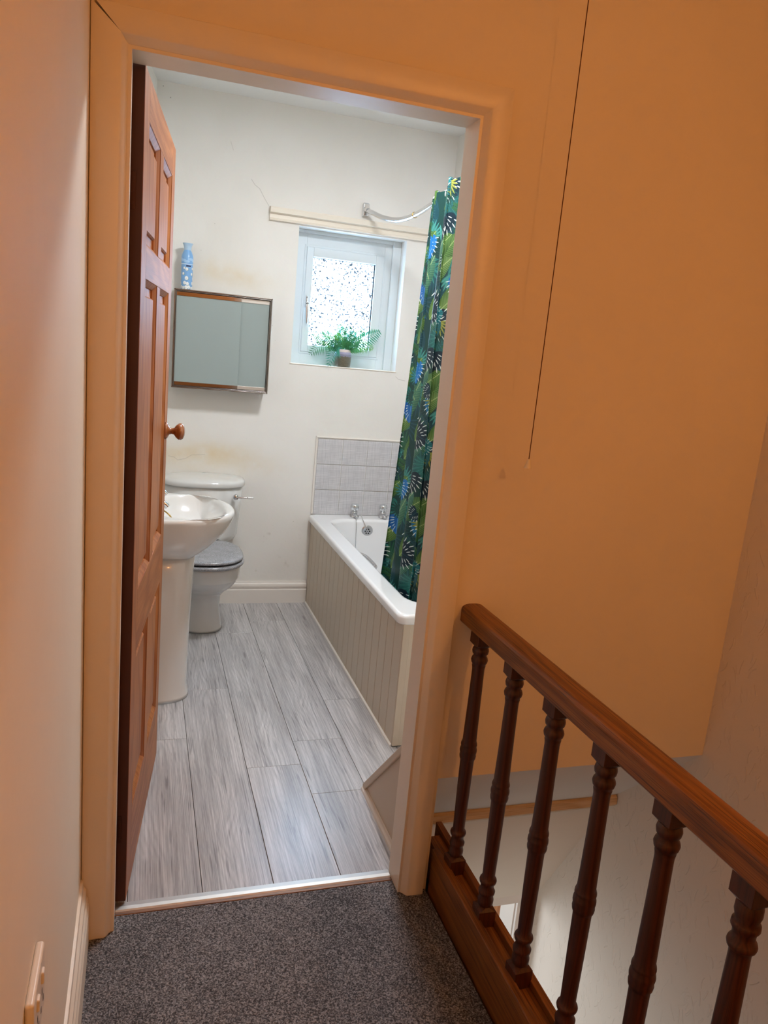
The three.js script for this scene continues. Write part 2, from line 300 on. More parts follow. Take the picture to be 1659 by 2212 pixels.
// the open panelled door
{
  const t = tag(group('door_1'), 'reddish brown six-panel wooden door standing open into the bathroom', 'door', S);
  t.position.set(0.0255, 0, -0.087); t.rotation.y = Math.atan2(0.725, 0.086);   // local x runs along the leaf, local z is its thickness (front face z = 0)
  const TH = 0.038, w = 0.73, y0 = 0.012, y1 = 1.985, f = -TH;
  const piece = (n, a, b, c, d, al) => mesh(n, rbox(a, b, c, d, f, 0, 0.0015, al, 1, [a * 3.1, c]), M.door, t);
  piece('stile', 0, 0.085, y0, y1, 'y'); piece('stile', 0.645, w, y0, y1, 'y');
  const rows = [[1.638, 1.895], [0.825, 1.565], [0.23, 0.665]], cols = [[0.085, 0.33], [0.40, 0.645]];
  for (const [a, b] of [[y0, 0.23], [0.665, 0.825], [1.565, 1.638], [1.895, y1]]) piece('rail', 0.085, 0.645, a, b, 'x');
  for (const [a, b] of rows) piece('muntin', 0.33, 0.40, a, b, 'y');
  for (const [a, b] of rows) for (const [c, d] of cols) {
    const e = 0.034, pos = [], idx = [], R = (o, z) => [[c + o, a + o, z], [d - o, a + o, z], [d - o, b - o, z], [c + o, b - o, z]];
    const stack = [[0, -0.002], [0.004, -0.004], [0.012, -0.011], [0.013, -0.015], [e, -0.0135], [e + 0.0005, -0.009], [e + 0.004, -0.0055]];
    const mk = (side) => { const g = []; stack.forEach(([o, z]) => g.push(R(o, side > 0 ? z : f - z))); return g; };
    const geo = []; for (const side of [1, -1]) { const rr = mk(side); const l = loft(side > 0 ? rr : rr.map((r) => r.slice().reverse()), false, true, 0.3); geo.push(l); }
    mesh('panel', uvm(mergeGeometries(geo.map((g) => { g.deleteAttribute('uv'); return g; })), 'y', [c * 2.3, a]), M.door, t);
  }
  const knob = lathe([[0, 0], [0.027, 0], [0.027, 0.004], [0.022, 0.008], [0.012, 0.012], [0.0095, 0.02], [0.011, 0.027], [0.02, 0.033], [0.0265, 0.041], [0.027, 0.048], [0.022, 0.055], [0.012, 0.059], [0, 0.06]], 0, 0, 0, 'z', 32);
  knob.rotateY(0); knob.translate(0.675, 1.152, 0);
  mesh('knob', uvm(knob), phy({ map: doorWood, roughness: 0.25, clearcoat: 0.6, clearcoatRoughness: 0.15 }), t).userData.label = 'round turned wooden knob';
  mesh('dark_edge', box(-0.0012, 0.0, y0, y1, f + 0.001, -0.001), std({ color: 0x45200f, roughness: 0.6 }), t).userData.label = 'dark brown hinge edge';  // thin strip, darker brown than the leaf, over the hinge edge
  for (const y of [1.737, 0.22]) { const h = mesh('hinge', rbox(-0.0025, 0.0005, y - 0.038, y + 0.038, -0.0385, -0.014, 0.0005), M.hinge ??= std({ color: 0x4a2a1c, metalness: 0.6, roughness: 0.45 }), t); for (const dy of [-0.024, 0, 0.024]) mesh('screw', cyl(-0.003, y + dy, -0.022, 0.004, 0.001, 'x', 0.004, 10), M.hinge, h); }
}
// threshold bar
{
  const t = tag(group('threshold_strip'), 'aluminium threshold bar between laminate and carpet', 'threshold');
  mesh('bar', prism([[-0.096, 0], [-0.09, 0.005], [-0.075, 0.006], [-0.064, 0.005], [-0.058, 0.0005], [-0.058, -0.005], [-0.096, -0.005]], 'x', 0.001, W - 0.001), M.brushed, t);
  mesh('wooden_lip', prism([[-0.058, 0.0], [-0.058, 0.004], [-0.05, 0.002], [-0.047, -0.004], [-0.058, -0.004]], 'x', 0.001, W - 0.001), M.rail, t);
}
// baseboards
const skirt = (t, y) => [[0, -0.005], [t, -0.005], [t, y * 0.62], [t * 0.85, y * 0.66], [t * 0.85, y * 0.7], [t * 1.05, y * 0.74], [t * 1.1, y * 0.82], [t * 0.95, y * 0.9], [t * 0.5, y * 0.95], [t * 0.45, y], [0, y]];
tag(mesh('baseboard_back', prism(skirt(0.018, 0.125).map(([a, b]) => [-D + a, b]), 'x', 0.075, 0.962, 'x'), M.glossWhite), 'white moulded skirting board under the bathroom window wall', 'skirting', S);
{
  const b = prism([[0, -0.002], [-0.02, -0.002], [-0.02, 0.1], [-0.017, 0.108], [-0.017, 0.118], [-0.013, 0.126], [-0.013, 0.142], [-0.007, 0.152], [-0.006, 0.168], [0, 0.17]].map(([a, y]) => [-0.076 - a, y]), 'z', 0.0205, 3.29, 'z');
  tag(mesh('baseboard_left', b, M.gloss), 'cream moulded skirting board beside the landing carpet', 'skirting', S);
}
// boxed-in stair bulkhead in the bathroom corner, and the sloping soffits under it
{
  const t = tag(group('bulkhead'), 'taupe triangular boxing over the stairs with beaded edges', 'boxing', S);
  mesh('side_panel', prism([[-0.503, 0], [-T, 0], [-T, 0.4205]], 'x', 0.786, 0.80), M.panel, t);
  mesh('slope', prism([[0, 0.34], [-0.364, -0.025], [-0.5035, -0.012], [-0.5035, 0.002], [-T, 0.423], [-T, 0.34]], 'x', 0.80, RX), M.bathWall, t);
  const bead = (a, b, n) => { const l = Math.hypot(b[0] - a[0], b[1] - a[1]), g = rbox(0.777, 0.787, -0.011, 0.011, 0, l, 0.004, 'z', 3); g.rotateX(-Math.atan2(b[1] - a[1], b[0] - a[0])); g.translate(0, a[1], a[0]); mesh(n, uvm(g, 'z'), M.panel, t); };
  bead([-0.498, 0.012], [-0.09, 0.42], 'edge_bead'); 
  mesh('floor_bead', prism([[0.786, 0], [0.772, 0], [0.7735, 0.008], [0.779, 0.014], [0.786, 0.016]], 'z', -0.503, -0.09, 'z'), M.glossWhite, t);
}
tag(mesh('wall_soffit', prism([[-0.364, -0.03], [-0.76, -0.75], [-0.80, -0.75], [-0.41, -0.03]], 'x', 0.80, RX), M.magnolia), 'pale sloping soffit low over the stairs', 'soffit', S);
tag(mesh('trim_2', prism([[-0.36, -0.018], [-0.348, -0.026], [-0.346, -0.05], [-0.356, -0.062], [-0.385, -0.066], [-0.385, -0.02]], 'x', 0.885, RX - 0.002, 'x'), M.pale), 'pale timber bead across the stair soffit', 'bead', S);
tag(mesh('wall_stair', box(0.86, 0.88, -2.75, -0.26, -0.76, 3.3), M.magnolia), 'plastered wall under the landing edge', 'wall', S);
{
  const t = tag(group('door_3'), 'added white glazed front door, unseen, to light the foot of the stairs', 'door', S);  // invented door, out of view, added with its glowing pane to brighten the stairwell
  mesh('added_frame', [box(0.88, 0.9, -2.6, -0.6, -0.55, -0.45), box(0.88, 0.9, -2.6, -0.6, 0.25, 0.35), box(0.88, 0.9, -0.7, -0.6, -0.45, 0.25), box(0.88, 0.9, -2.6, -2.25, -0.45, 0.25)], M.upvc, t);
  mesh('added_glow_pane', box(0.881, 0.888, -2.25, -0.7, -0.45, 0.25), std({ color: 0xffffff, emissive: new THREE.Color().setRGB(0.88, 0.94, 1.0), emissiveIntensity: 0.5 }), t);
}
{
  // downstairs: wall with a doorway at the foot of the stairs, and the room behind it
  const x1 = 1.593, x0 = 0.83, y1 = -0.772;
  tag(mesh('wall_lower', prism([[0.4, -2.6], [x0 - 0.03, -2.6], [x0 - 0.03, y1 + 0.03], [x1 + 0.03, y1 + 0.03], [x1 + 0.03, -2.6], [RX, -2.6], [RX, -0.27], [0.4, -0.27]], 'z', -0.87, -0.765), M.magnolia), 'downstairs wall around the lower doorway', 'wall', S);
  const t = tag(group('trim_3'), 'white casing of the doorway downstairs', 'door frame', S);
  mesh('lining', [box(x1, x1 + 0.03, -2.6, y1 + 0.03, -0.872, -0.763), box(x0 - 0.03, x0, -2.6, y1 + 0.03, -0.872, -0.763), box(x0, x1, y1, y1 + 0.03, -0.872, -0.763)], M.glossWhite, t);
  mesh('casing', [box(x1 + 0.006, x1 + 0.062, -2.6, y1 + 0.058, -0.765, -0.748), box(x0 - 0.062, x0 - 0.006, -2.6, y1 + 0.058, -0.765, -0.748), box(x0 - 0.006, x1 + 0.006, y1 + 0.006, y1 + 0.058, -0.765, -0.748)], M.glossWhite, t);
  tag(mesh('door_2', rbox(1.60, 1.64, -2.59, y1 - 0.01, -1.6, -0.885, 0.003), M.door), 'brown wooden door standing open beyond the lower doorway', 'door', S);
  tag(mesh('floor_lower', box(-0.6, RX, -2.75, -2.6, -2.6, 3.3), M.carpet), 'grey carpeted floor at the foot of the stairs', 'floor', S);
  tag(mesh('wall_lower_back', box(-0.6, RX, -2.6, -0.26, -2.6, -2.5), M.magnolia), 'far wall of the room downstairs', 'wall', S);
  tag(mesh('wall_lower_left', [box(-0.6, -0.5, -2.6, -1.95, -2.5, -0.87), box(-0.6, -0.5, -0.75, -0.26, -2.5, -0.87), box(-0.6, -0.5, -1.95, -0.75, -2.5, -2.2), box(-0.6, -0.5, -1.95, -0.75, -1.3, -0.87)], M.magnolia), 'window wall of the room downstairs', 'wall', S);
  tag(mesh('wall_lower_front', box(-0.6, 0.4, -2.6, -0.26, -0.87, -0.765), M.magnolia), 'wall beside the lower doorway', 'wall', S);
  const st = tag(group('staircase'), 'carpeted flight of stairs descending beside the landing', 'stairs', S);
  for (let i = 0; i < 13; i++) mesh('step', box(0.882, RX - 0.002, -2.6, -0.2 * (i + 1), 2.3 - 0.2 * (i + 1) - 0.02, 2.3 - 0.2 * i), M.carpet, st);
  mesh('step', box(0.882, RX - 0.002, -0.26, 0, 2.3, 3.29), M.carpet, st);
}

// ---------------------------------------------------------------- bathroom window
{
  const t = tag(group('window_1'), 'small white plastic window with obscured glass deep in the wall', 'window', S);
  const zf = -D - 0.1, x0 = 0.788, x1 = 1.387, y0 = 1.355, y1 = 2.062;
  const frame = (a, b, c, d, wl, wr, wb, wt, z0, z1, r) => [rbox(a, a + wl, c, d, z0, z1, r), rbox(b - wr, b, c, d, z0, z1, r), rbox(a + wl - 0.001, b - wr + 0.001, c, c + wb, z0, z1, r, 'x'), rbox(a + wl - 0.001, b - wr + 0.001, d - wt, d, z0, z1, r, 'x')];
  mesh('frame', frame(x0, x1, y0, y1, 0.069, 0.0915, 0.066, 0.086, zf - 0.06, zf - 0.004, 0.003), M.upvc, t);
  mesh('frame_bead', frame(x0 + 0.058, x1 - 0.080, y0 + 0.056, y1 - 0.075, 0.012, 0.012, 0.012, 0.012, zf - 0.05, zf + 0.0, 0.002), M.upvc, t);
  mesh('side_trim', [rbox(1.338, 1.386, y0, y1, zf - 0.02, zf + 0.012, 0.004), rbox(x0, x1, y1 - 0.02, y1, zf - 0.02, zf + 0.01, 0.004, 'x')], M.upvc, t);
  const sash = mesh('sash', [...frame(0.857, 1.294, 1.4225, 1.975, 0.038, 0.048, 0.036, 0.048, zf - 0.045, zf + 0.008, 0.004), ...frame(0.888, 1.253, 1.452, 1.932, 0.006, 0.007, 0.007, 0.007, zf - 0.03, zf + 0.003, 0.002)], M.upvc, t);
  mesh('gasket', frame(0.8535, 1.2975, 1.419, 1.9785, 0.005, 0.005, 0.005, 0.005, zf - 0.04, zf - 0.0035, 0.001), M.seal, t);
  mesh('glass_seal', frame(0.893, 1.247, 1.4575, 1.926, 0.0018, 0.003, 0.0018, 0.003, zf - 0.03, zf - 0.012, 0.0005), M.seal, sash);
  const fleck = dataTex(512, 512, (u, v) => { const a = fbm(u, v, 54, 54, 19, 2), b = fbm(u, v, 12, 12, 23, 2); const k = a > 0.57 ? 1 - (a - 0.57) * 22 * (0.3 + b) : 1; const g = (0.13 + 0.87 * cl(k)) * 255; return [g, g, g]; }, true, [1 / 0.3, 1 / 0.3]);
  const glass = phy({ color: 0xffffff, map: fleck, transmission: 1, roughness: 0.96, thickness: 0, bumpMap: fleck, bumpScale: 0.001, specularIntensity: 0.4 });
  mesh('pane', uvm(new THREE.PlaneGeometry(0.36, 0.475).translate(1.07, 1.6925, zf - 0.02)), glass, t).userData.label = 'obscured white glass';
  const h = mesh('handle', [rbox(0.8645, 0.8765, 1.655, 1.722, zf + 0.008, zf + 0.022, 0.005, 'y', 3), cyl(0.871, 1.678, zf + 0.03, 0.0085, 0.022, 'z'), loft([ring(0.871, 1.685, zf + 0.036, 0.0085, 0.006, 0.006, 20), ring(0.872, 1.66, zf + 0.038, 0.0088, 0.006, 0.006, 20), ring(0.873, 1.62, zf + 0.038, 0.008, 0.0055, 0.0055, 20), ring(0.874, 1.585, zf + 0.037, 0.0062, 0.005, 0.005, 20), ring(0.8745, 1.572, zf + 0.036, 0.003, 0.003, 0.003, 20)].reverse(), true, true)], M.chrome, t);
  mesh('key_lock', [cyl(0.871, 1.678, zf + 0.0415, 0.0055, 0.002, 'z'), cyl(0.8705, 1.711, zf + 0.022, 0.003, 0.002, 'z')], M.black, h);
  mesh('sill', rbox(x0 - 0.004, x1 + 0.004, y0 - 0.004, y0 + 0.0015, zf - 0.004, -D + 0.004, 0.002, 'x'), M.gloss, t);
}
tag(mesh('pelmet_board', prism([[-D, 2.068], [-D + 0.016, 2.068], [-D + 0.018, 2.078], [-D + 0.012, 2.08], [-D + 0.012, 2.098], [-D + 0.034, 2.104], [-D + 0.036, 2.124], [-D + 0.033, 2.131], [-D, 2.134]], 'x', 0.632, BR - 0.002, 'x'), M.gloss), 'cream grooved timber batten fixed above the window', 'batten');

// ---------------------------------------------------------------- bath
{
  const t = tag(group('bathtub'), 'white bathtub along the right-hand bathroom wall', 'bathtub');
  const o = [0.945, BR - 0.002, -D + 0.003, -0.757], R = (d, r, y) => rrect(o[0] + d, o[1] - d, o[2] + d, o[3] - d, r, y);
  const I = (x0, x1, z0, z1, r, y) => rrect(x0, x1, z0, z1, r, y);
  const rings = [R(0.012, 0.03, 0.488), R(0.002, 0.034, 0.488), R(0, 0.036, 0.491), R(0, 0.036, 0.512), R(0.003, 0.036, 0.52), R(0.009, 0.036, 0.5245), R(0.016, 0.036, 0.525),
    I(1.022, 1.572, -2.322, -0.862, 0.115, 0.525), I(1.03, 1.565, -2.312, -0.872, 0.115, 0.5235), I(1.036, 1.56, -2.304, -0.88, 0.115, 0.518), I(1.04, 1.556, -2.298, -0.89, 0.115, 0.507),
    I(1.05, 1.545, -2.285, -0.93, 0.12, 0.42), I(1.06, 1.53, -2.27, -0.98, 0.125, 0.3), I(1.075, 1.515, -2.25, -1.05, 0.13, 0.22), I(1.1, 1.49, -2.21, -1.12, 0.13, 0.17), I(1.16, 1.43, -2.1, -1.25, 0.12, 0.15)];
  mesh('tub', loft(rings, false, true), M.acrylic, t);
  const ov = mesh('overflow', [lathe([[0, 0.006], [0.026, 0.005], [0.033, 0.002], [0.034, 0]], 1.262, 0.462, -2.2925, 'z', 32)], M.chrome, t);
  const hole = []; for (let i = 0; i < 6; i++) hole.push(cyl(1.262 + Math.cos(i * 1.047) * 0.013, 0.462 + Math.sin(i * 1.047) * 0.013, -2.2868, 0.0042, 0.002, 'z', 0.0042, 12)); hole.push(cyl(1.262, 0.462, -2.2868, 0.0035, 0.002, 'z', 0.0035, 12));
  mesh('overflow_holes', hole, M.black, ov);
  mesh('grip', tube([[1.05, 0.44, -1.9], [1.075, 0.45, -1.885], [1.105, 0.452, -1.83], [1.118, 0.452, -1.78], [1.118, 0.452, -1.65], [1.105, 0.452, -1.6], [1.075, 0.45, -1.56], [1.05, 0.44, -1.55]], 0.009, 50, 12), M.chrome, t);
  mesh('overflow_chain', tube([[1.225, 0.548, -2.318], [1.236, 0.52, -2.30], [1.25, 0.49, -2.288], [1.262, 0.464, -2.282]], 0.0022, 24, 6), M.chrome, t);
  mesh('plug_chain', tube([[1.195, 0.55, -2.33], [1.192, 0.53, -2.29], [1.19, 0.5, -2.27], [1.192, 0.4, -2.262], [1.195, 0.28, -2.24], [1.2, 0.2, -2.2]], 0.002, 30, 6), M.chrome, t);
  // beaded panel along the side
  
  const n = 19, z0 = -D + 0.002, z1 = -0.765, bw = (z1 - z0) / n; const p = mesh('panel', box(0.975, 0.98, 0, 0.485, z0, z1), M.panel, t); p.userData.label = 'taupe tongue-and-groove side panel';
  const bd = prism([[0.976, 0.0012], [0.968, 0.0012], [0.964, 0.0035], [0.964, bw - 0.0035], [0.968, bw - 0.0012], [0.976, bw - 0.0012]].map(([x, z]) => [x, z]), 'y', 0.004, 0.489, 'y');
  for (let i = 0; i < n; i++) { const m = mesh('board', bd, M.panel, p); m.position.z = z0 + bw * i; }
  mesh('corner_post', rbox(0.964, 0.99, 0.004, 0.489, z1, z1 + 0.008, 0.002), M.panel, p);
  mesh('end_panel', box(0.99, BR - 0.003, 0.004, 0.489, z1 - 0.006, z1 + 0.006), M.panel, p);
  mesh('floor_bead', prism([[0.964, 0], [0.956, 0], [0.957, 0.005], [0.964, 0.008]], 'z', z0, z1, 'z'), M.glossWhite, p);
}
// bath taps
function bathTap(x, label) {
  const t = tag(group('bath_tap'), label, 'tap', { group: 'bath taps' });
  t.position.set(x, 0.5255, -2.365);
  mesh('body', [lathe([[0, 0], [0.024, 0], [0.024, 0.004], [0.019, 0.008], [0.017, 0.03], [0.018, 0.034], [0, 0.036]], 0, 0, 0), loft([ring(0, 0, 0, 0.014, 0.011, 0.011, 20), ring(0, 0.03, 0, 0.013, 0.01, 0.01, 20), ring(0, 0.055, 0, 0.0125, 0.009, 0.009, 20)].map((r) => r.map(([a, b, c]) => [a, 0.02 + c - b * 0.12, b])), true, true)], M.chrome, t);
  mesh('head', [lathe([[0.012, 0.035], [0.014, 0.04], [0.022, 0.046], [0.0245, 0.056], [0.0235, 0.068], [0.019, 0.075], [0.008, 0.079], [0, 0.0795]], 0, 0, 0, 'y', 10)], phy({ color: 0xdadde0, metalness: 0.9, roughness: 0.16 }), t);
}
bathTap(1.199, 'chrome bath tap with the plug chain, clear of the curtain'); bathTap(1.368, 'chrome bath tap half hidden by the shower curtain');

// tiles behind the bath
{
  const t = tag(group('splashback'), 'pale grey square wall tiles above the bath', 'tiles');
  const weave = dataTex(256, 256, (u, v) => { const a = fbm(u, v, 64, 3, 5, 2), b = fbm(u, v, 3, 64, 8, 2), c = fbm(u, v, 3, 3, 4, 2); const e = Math.min(u, 1 - u, v, 1 - v) < 0.045 ? 0.25 : 0; return mixc([192, 190, 192], [216, 214, 215], cl(0.5 + (a - 0.5) * 1.1 + (b - 0.5) * 1.1 + (c - 0.5) * 0.4 + e)); });
  const tm = phy({ map: weave, roughness: 0.24 }), ts = 0.145, tx = 0.9704, ty = 0.9579;
  const g = new RoundedBoxGeometry(ts - 0.0034, ts - 0.0034, 0.008, 2, 0.002);
  { const p = g.attributes.position, uv = g.attributes.uv; for (let i = 0; i < p.count; i++) uv.setXY(i, p.getX(i) / ts + 0.5, p.getY(i) / ts + 0.5); }
  mesh('grout', box(tx - 0.003, BR - 0.001, 0.524, ty + 0.003, -D, -D + 0.0035), std({ color: 0xe8e5e0, roughness: 0.9 }), t);
  for (let r = 0; r < 3; r++) for (let c = 0; c < 4; c++) { const m = mesh('tile', g, tm, t); m.position.set(tx + ts * (c + 0.5), ty - ts * (r + 0.5), -D + 0.0052); }
  const hw = BR - 0.002 - (tx + ts * 4); for (let r = 0; r < 3; r++) { const k = new RoundedBoxGeometry(hw - 0.002, ts - 0.0025, 0.007, 2, 0.0015); k.translate(tx + ts * 4 + hw / 2, ty - ts * (r + 0.5), -D + 0.0052); mesh('cut_tile', uvm(k), tm, t); }
  mesh('edge_trim', [rbox(tx - 0.0125, tx - 0.002, 0.524, ty + 0.0125, -D, -D + 0.0105, 0.004), rbox(tx - 0.0125, BR - 0.002, ty + 0.002, ty + 0.0125, -D, -D + 0.0105, 0.004, 'x')], M.glossWhite, t);
}
// shower rail and curtain
const railPts = [[1.137, 2.182, -2.405], [1.15, 2.16, -2.33], [1.178, 2.125, -2.22], [1.212, 2.104, -2.11], [1.234, 2.1, -1.98], [1.238, 2.104, -1.83], [1.222, 2.104, -1.65], [1.19, 2.094, -1.45], [1.155, 2.076, -1.22], [1.115, 2.066, -0.98], [1.085, 2.066, -0.7], [1.06, 2.08, -0.3], [1.05, 2.085, -T]];
const railCurve = new THREE.CatmullRomCurve3(railPts.map((p) => new THREE.Vector3(...p)));
{
  const t = tag(group('shower_rail'), 'bowed chrome shower rail on the window wall', 'curtain rail');
  mesh('rod', new THREE.TubeGeometry(railCurve, 120, 0.0125, 16), M.chrome, t);
  mesh('bracket', [rbox(1.118, 1.152, 2.148, 2.218, -D, -D + 0.026, 0.007, 'y', 3), cyl(1.136, 2.183, -D + 0.03, 0.017, 0.03, 'z', 0.015)], M.chrome, t);
  const at = railCurve.getPointAt(0.225), dir = railCurve.getTangentAt(0.225), j = new THREE.TorusGeometry(0.0128, 0.0022, 8, 24); j.lookAt(dir); j.translate(at.x, at.y, at.z); mesh('joint_ring', j, M.brass, t);
}
{
  const print = canvasTex(1024, 768, (c, w, h) => {
    const r = rng(31); c.fillStyle = '#16403c'; c.fillRect(0, 0, w, h);
    const wrap = (x, y, a, f) => { for (const dx of [-w, 0, w]) for (const dy of [-h, 0, h]) { if (x + dx < -330 || x + dx > w + 330 || y + dy < -330 || y + dy > h + 330) continue; c.save(); c.translate(x + dx, y + dy); c.rotate(a); f(); c.restore(); } };
    const leafPath = (L, B) => { c.beginPath(); c.moveTo(0, 0); c.bezierCurveTo(L * 0.2, -B * 1.1, L * 0.7, -B, L, 0); c.bezierCurveTo(L * 0.7, B, L * 0.2, B * 1.1, 0, 0); c.closePath(); };
    const banana = (x, y, a, L, B, c1, c2, line) => wrap(x, y, a, () => {
      leafPath(L, B); const g = c.createLinearGradient(0, -B, 0, B); g.addColorStop(0, c1); g.addColorStop(0.5, c2); g.addColorStop(1, c1); c.fillStyle = g; c.fill(); c.save(); c.clip();
      c.strokeStyle = line; c.lineWidth = 2.2; for (let i = -2; i < 26; i++) { const p = i / 24 * L; for (const s of [-1, 1]) { c.beginPath(); c.moveTo(p, 0); c.quadraticCurveTo(p + L * 0.06, s * B * 0.5, p + L * 0.16, s * B * 1.05); c.stroke(); } }
      c.strokeStyle = '#b9c98a'; c.lineWidth = 3.5; c.beginPath(); c.moveTo(0, 0); c.lineTo(L, 0); c.stroke(); c.restore(); });
    const monstera = (x, y, a, s, fill, edge) => wrap(x, y, a, () => {
      c.fillStyle = fill; c.beginPath(); c.moveTo(0, s * 0.25);
      c.bezierCurveTo(-s * 0.3, -s * 0.15, -s * 0.95, -s * 0.1, -s * 0.82, s * 0.45); c.bezierCurveTo(-s * 0.7, s * 0.95, -s * 0.25, s * 1.15, 0, s * 1.35); c.bezierCurveTo(s * 0.25, s * 1.15, s * 0.7, s * 0.95, s * 0.82, s * 0.45); c.bezierCurveTo(s * 0.95, -s * 0.1, s * 0.3, -s * 0.15, 0, s * 0.25); c.fill();
      c.fillStyle = '#e8efe9';
      for (const q of [-1, 1]) for (let i = 0; i < 5; i++) { const t = i / 4, ang = Math.PI / 2 - q * (0.35 + (1 - t) * 1.15), d0 = s * (0.42 + 0.1 * t), px = Math.cos(ang) * d0, py = s * (0.2 + 0.2 * t) + Math.sin(ang) * d0;
        c.save(); c.translate(px, py); c.rotate(ang); c.beginPath(); c.ellipse(0, 0, s * (0.15 - 0.04 * Math.abs(t - 0.4)), s * 0.026, 0, 0, 7); c.fill(); c.restore();
        c.save(); c.translate(Math.cos(ang) * s * 0.86, s * (0.24 + 0.15 * t) + Math.sin(ang) * s * 0.78); c.rotate(ang + 0.15 * q); c.beginPath(); c.ellipse(0, 0, s * 0.16, s * 0.03, 0, 0, 7); c.fill(); c.restore(); }
      c.strokeStyle = edge; c.lineWidth = 3; c.beginPath(); c.moveTo(0, s * 0.2); c.lineTo(0, s * 1.3); c.stroke(); });
    const palm = (x, y, a, L, col, n = 9) => wrap(x, y, a, () => { c.fillStyle = col; for (let i = 0; i < n; i++) { const t = (i / (n - 1) - 0.5) * 2.5; c.save(); c.rotate(t); leafPath(L * (1 - Math.abs(t) * 0.18), L * 0.085); c.fill(); c.strokeStyle = 'rgba(205,235,220,0.28)'; c.lineWidth = 1.6; c.beginPath(); c.moveTo(L * 0.1, 0); c.lineTo(L * (0.92 - Math.abs(t) * 0.16), 0); c.stroke(); c.strokeStyle = 'rgba(6,28,30,0.3)'; c.beginPath(); c.moveTo(L * 0.1, L * 0.03); c.lineTo(L * 0.8, L * 0.035); c.stroke(); c.restore(); } });
    const sprig = (x, y, a, L, col, vein) => wrap(x, y, a, () => { c.strokeStyle = vein; c.lineWidth = 3; c.beginPath(); c.moveTo(0, 0); c.lineTo(L, 0); c.stroke(); c.fillStyle = col; for (let i = 1; i < 8; i++) for (const s of [-1, 1]) { c.save(); c.translate(i / 8 * L, 0); c.rotate(s * 0.75); leafPath(L * 0.42 * (1 - i / 13), L * 0.05); c.fill(); c.restore(); } });
    for (let i = 0; i < 60; i++) palm(r() * w, r() * h, r() * 6.3, 110 + r() * 70, ['#1f605f', '#14454f', '#2b766e', '#1f5a3e', '#0f3a3c', '#3f8f86'][i % 6], 11);
    for (let i = 0; i < 14; i++) sprig(r() * w, r() * h, r() * 6.3, 140, ['#667f34', '#34663a', '#8a9844'][i % 3], '#132c28');
    const bl = [[40, 330, -0.8], [300, 250, -0.62], [560, 590, -0.95], [740, 330, -0.7], [930, 640, -0.8], [250, 740, -0.9], [540, 60, 2.3], [880, 120, 2.25], [120, 560, -0.7], [640, 200, -0.5], [420, 460, -1.1], [980, 420, -0.6], [180, 130, 2.5], [700, 700, -0.6]];
    bl.forEach(([x, y, a], i) => banana(x, y, a, 290, 82, ['#24481f', '#1f5240', '#335a26'][i % 3], ['#58803f', '#4b8069', '#6b8a45'][i % 3], ['rgba(170,200,130,0.5)', 'rgba(160,210,190,0.45)'][i % 2]));
    const cell = [[120, 40], [460, 140], [820, 40], [260, 400], [640, 400], [980, 330], [90, 640], [430, 560], [800, 560]];
    cell.forEach(([x, y], i) => { if (i % 2 === 0) monstera(x, y - 40, 0.3 - i * 0.2, 112, '#0f2b3a', '#2c5563'); else monstera(x, y - 40, -0.5 + i * 0.17, 100, ['#1a66ae', '#2279c0', '#1d709e'][i % 3], '#7fb9dc'); });
    for (let i = 0; i < 16; i++) palm(r() * w, r() * h, r() * 6.3, 88, ['#12403a', '#0d2f33', '#476b2a', '#9a9a3c', '#1a626c', '#2a8390'][i % 6], 8);
    for (let i = 0; i < 4; i++) monstera(r() * w, r() * h, r() * 6.3, 62, ['#0f3342', '#1f7f88'][i % 2], '#2c5563');
  }, true, [1 / 0.66, 1 / 0.495]);
  const fabric = phy({ map: print, roughness: 0.32, transmission: 0.25, thickness: 0, side: THREE.DoubleSide, specularIntensity: 0.8 });
  const nu = 260, nv = 46, pos = [], uv = [], idx = []; let s0 = 0, prev = null; const cols = [];
  const z0 = -1.5, z1 = -0.935, at = new THREE.Vector3();
  const railAt = (z) => { let a = 0, b = 1; for (let i = 0; i < 30; i++) { const m = (a + b) / 2; railCurve.getPoint(m, at); if (at.z < z) a = m; else b = m; } return at.clone(); };
  for (let i = 0; i <= nu; i++) {
    const f = i / nu, ph = f * Math.PI * 2 * 4.4 + 0.5, amp = 0.03 + 0.008 * Math.sin(f * 17 + 1), zc = z0 + (z1 - z0) * f + 0.016 * Math.sin(ph * 2 + 0.6), top = railAt(Math.max(z0, z0 + (z1 - z0) * f));
    const colm = [];
    for (let j = 0; j <= nv; j++) {
      const v = j / nv, head = 2.09 + 0.004 * Math.sin(ph * 2) - 0.04 * Math.exp(-f * 22), y = head - v * (head - 0.36), k = 0.75 + 0.45 * v, lean = (1.105 - top.x) * (0.15 * v + 0.85 * v * v * 0.6 + 0.25 * v);
      const w = Math.sin(ph + v * 0.7 * Math.sin(f * 9)) * amp * k + 0.01 * Math.sin(ph * 0.5 + v * 3);
      colm.push([top.x - 0.02 * (1 - v) + lean + w, y, zc + 0.006 * Math.sin(v * 5 + f * 21)]);
    }
    if (prev) { const m = 20; s0 += Math.hypot(colm[m][0] - prev[m][0], colm[m][2] - prev[m][2]); }
    colm.forEach((p, j) => { pos.push(...p); uv.push(s0, p[1] * 1.0); }); prev = colm;
  }
  for (let i = 0; i < nu; i++) for (let j = 0; j < nv; j++) { const a = i * (nv + 1) + j, b = a + nv + 1; idx.push(a, a + 1, b, b, a + 1, b + 1); }
  const g = new THREE.BufferGeometry(); g.setAttribute('position', new THREE.Float32BufferAttribute(pos, 3)); g.setAttribute('uv', new THREE.Float32BufferAttribute(uv, 2)); g.setIndex(idx); g.computeVertexNormals();
  const t = tag(group('shower_curtain'), 'shower curtain printed with green and blue tropical leaves', 'curtain');
  mesh('cloth', g, fabric, t);
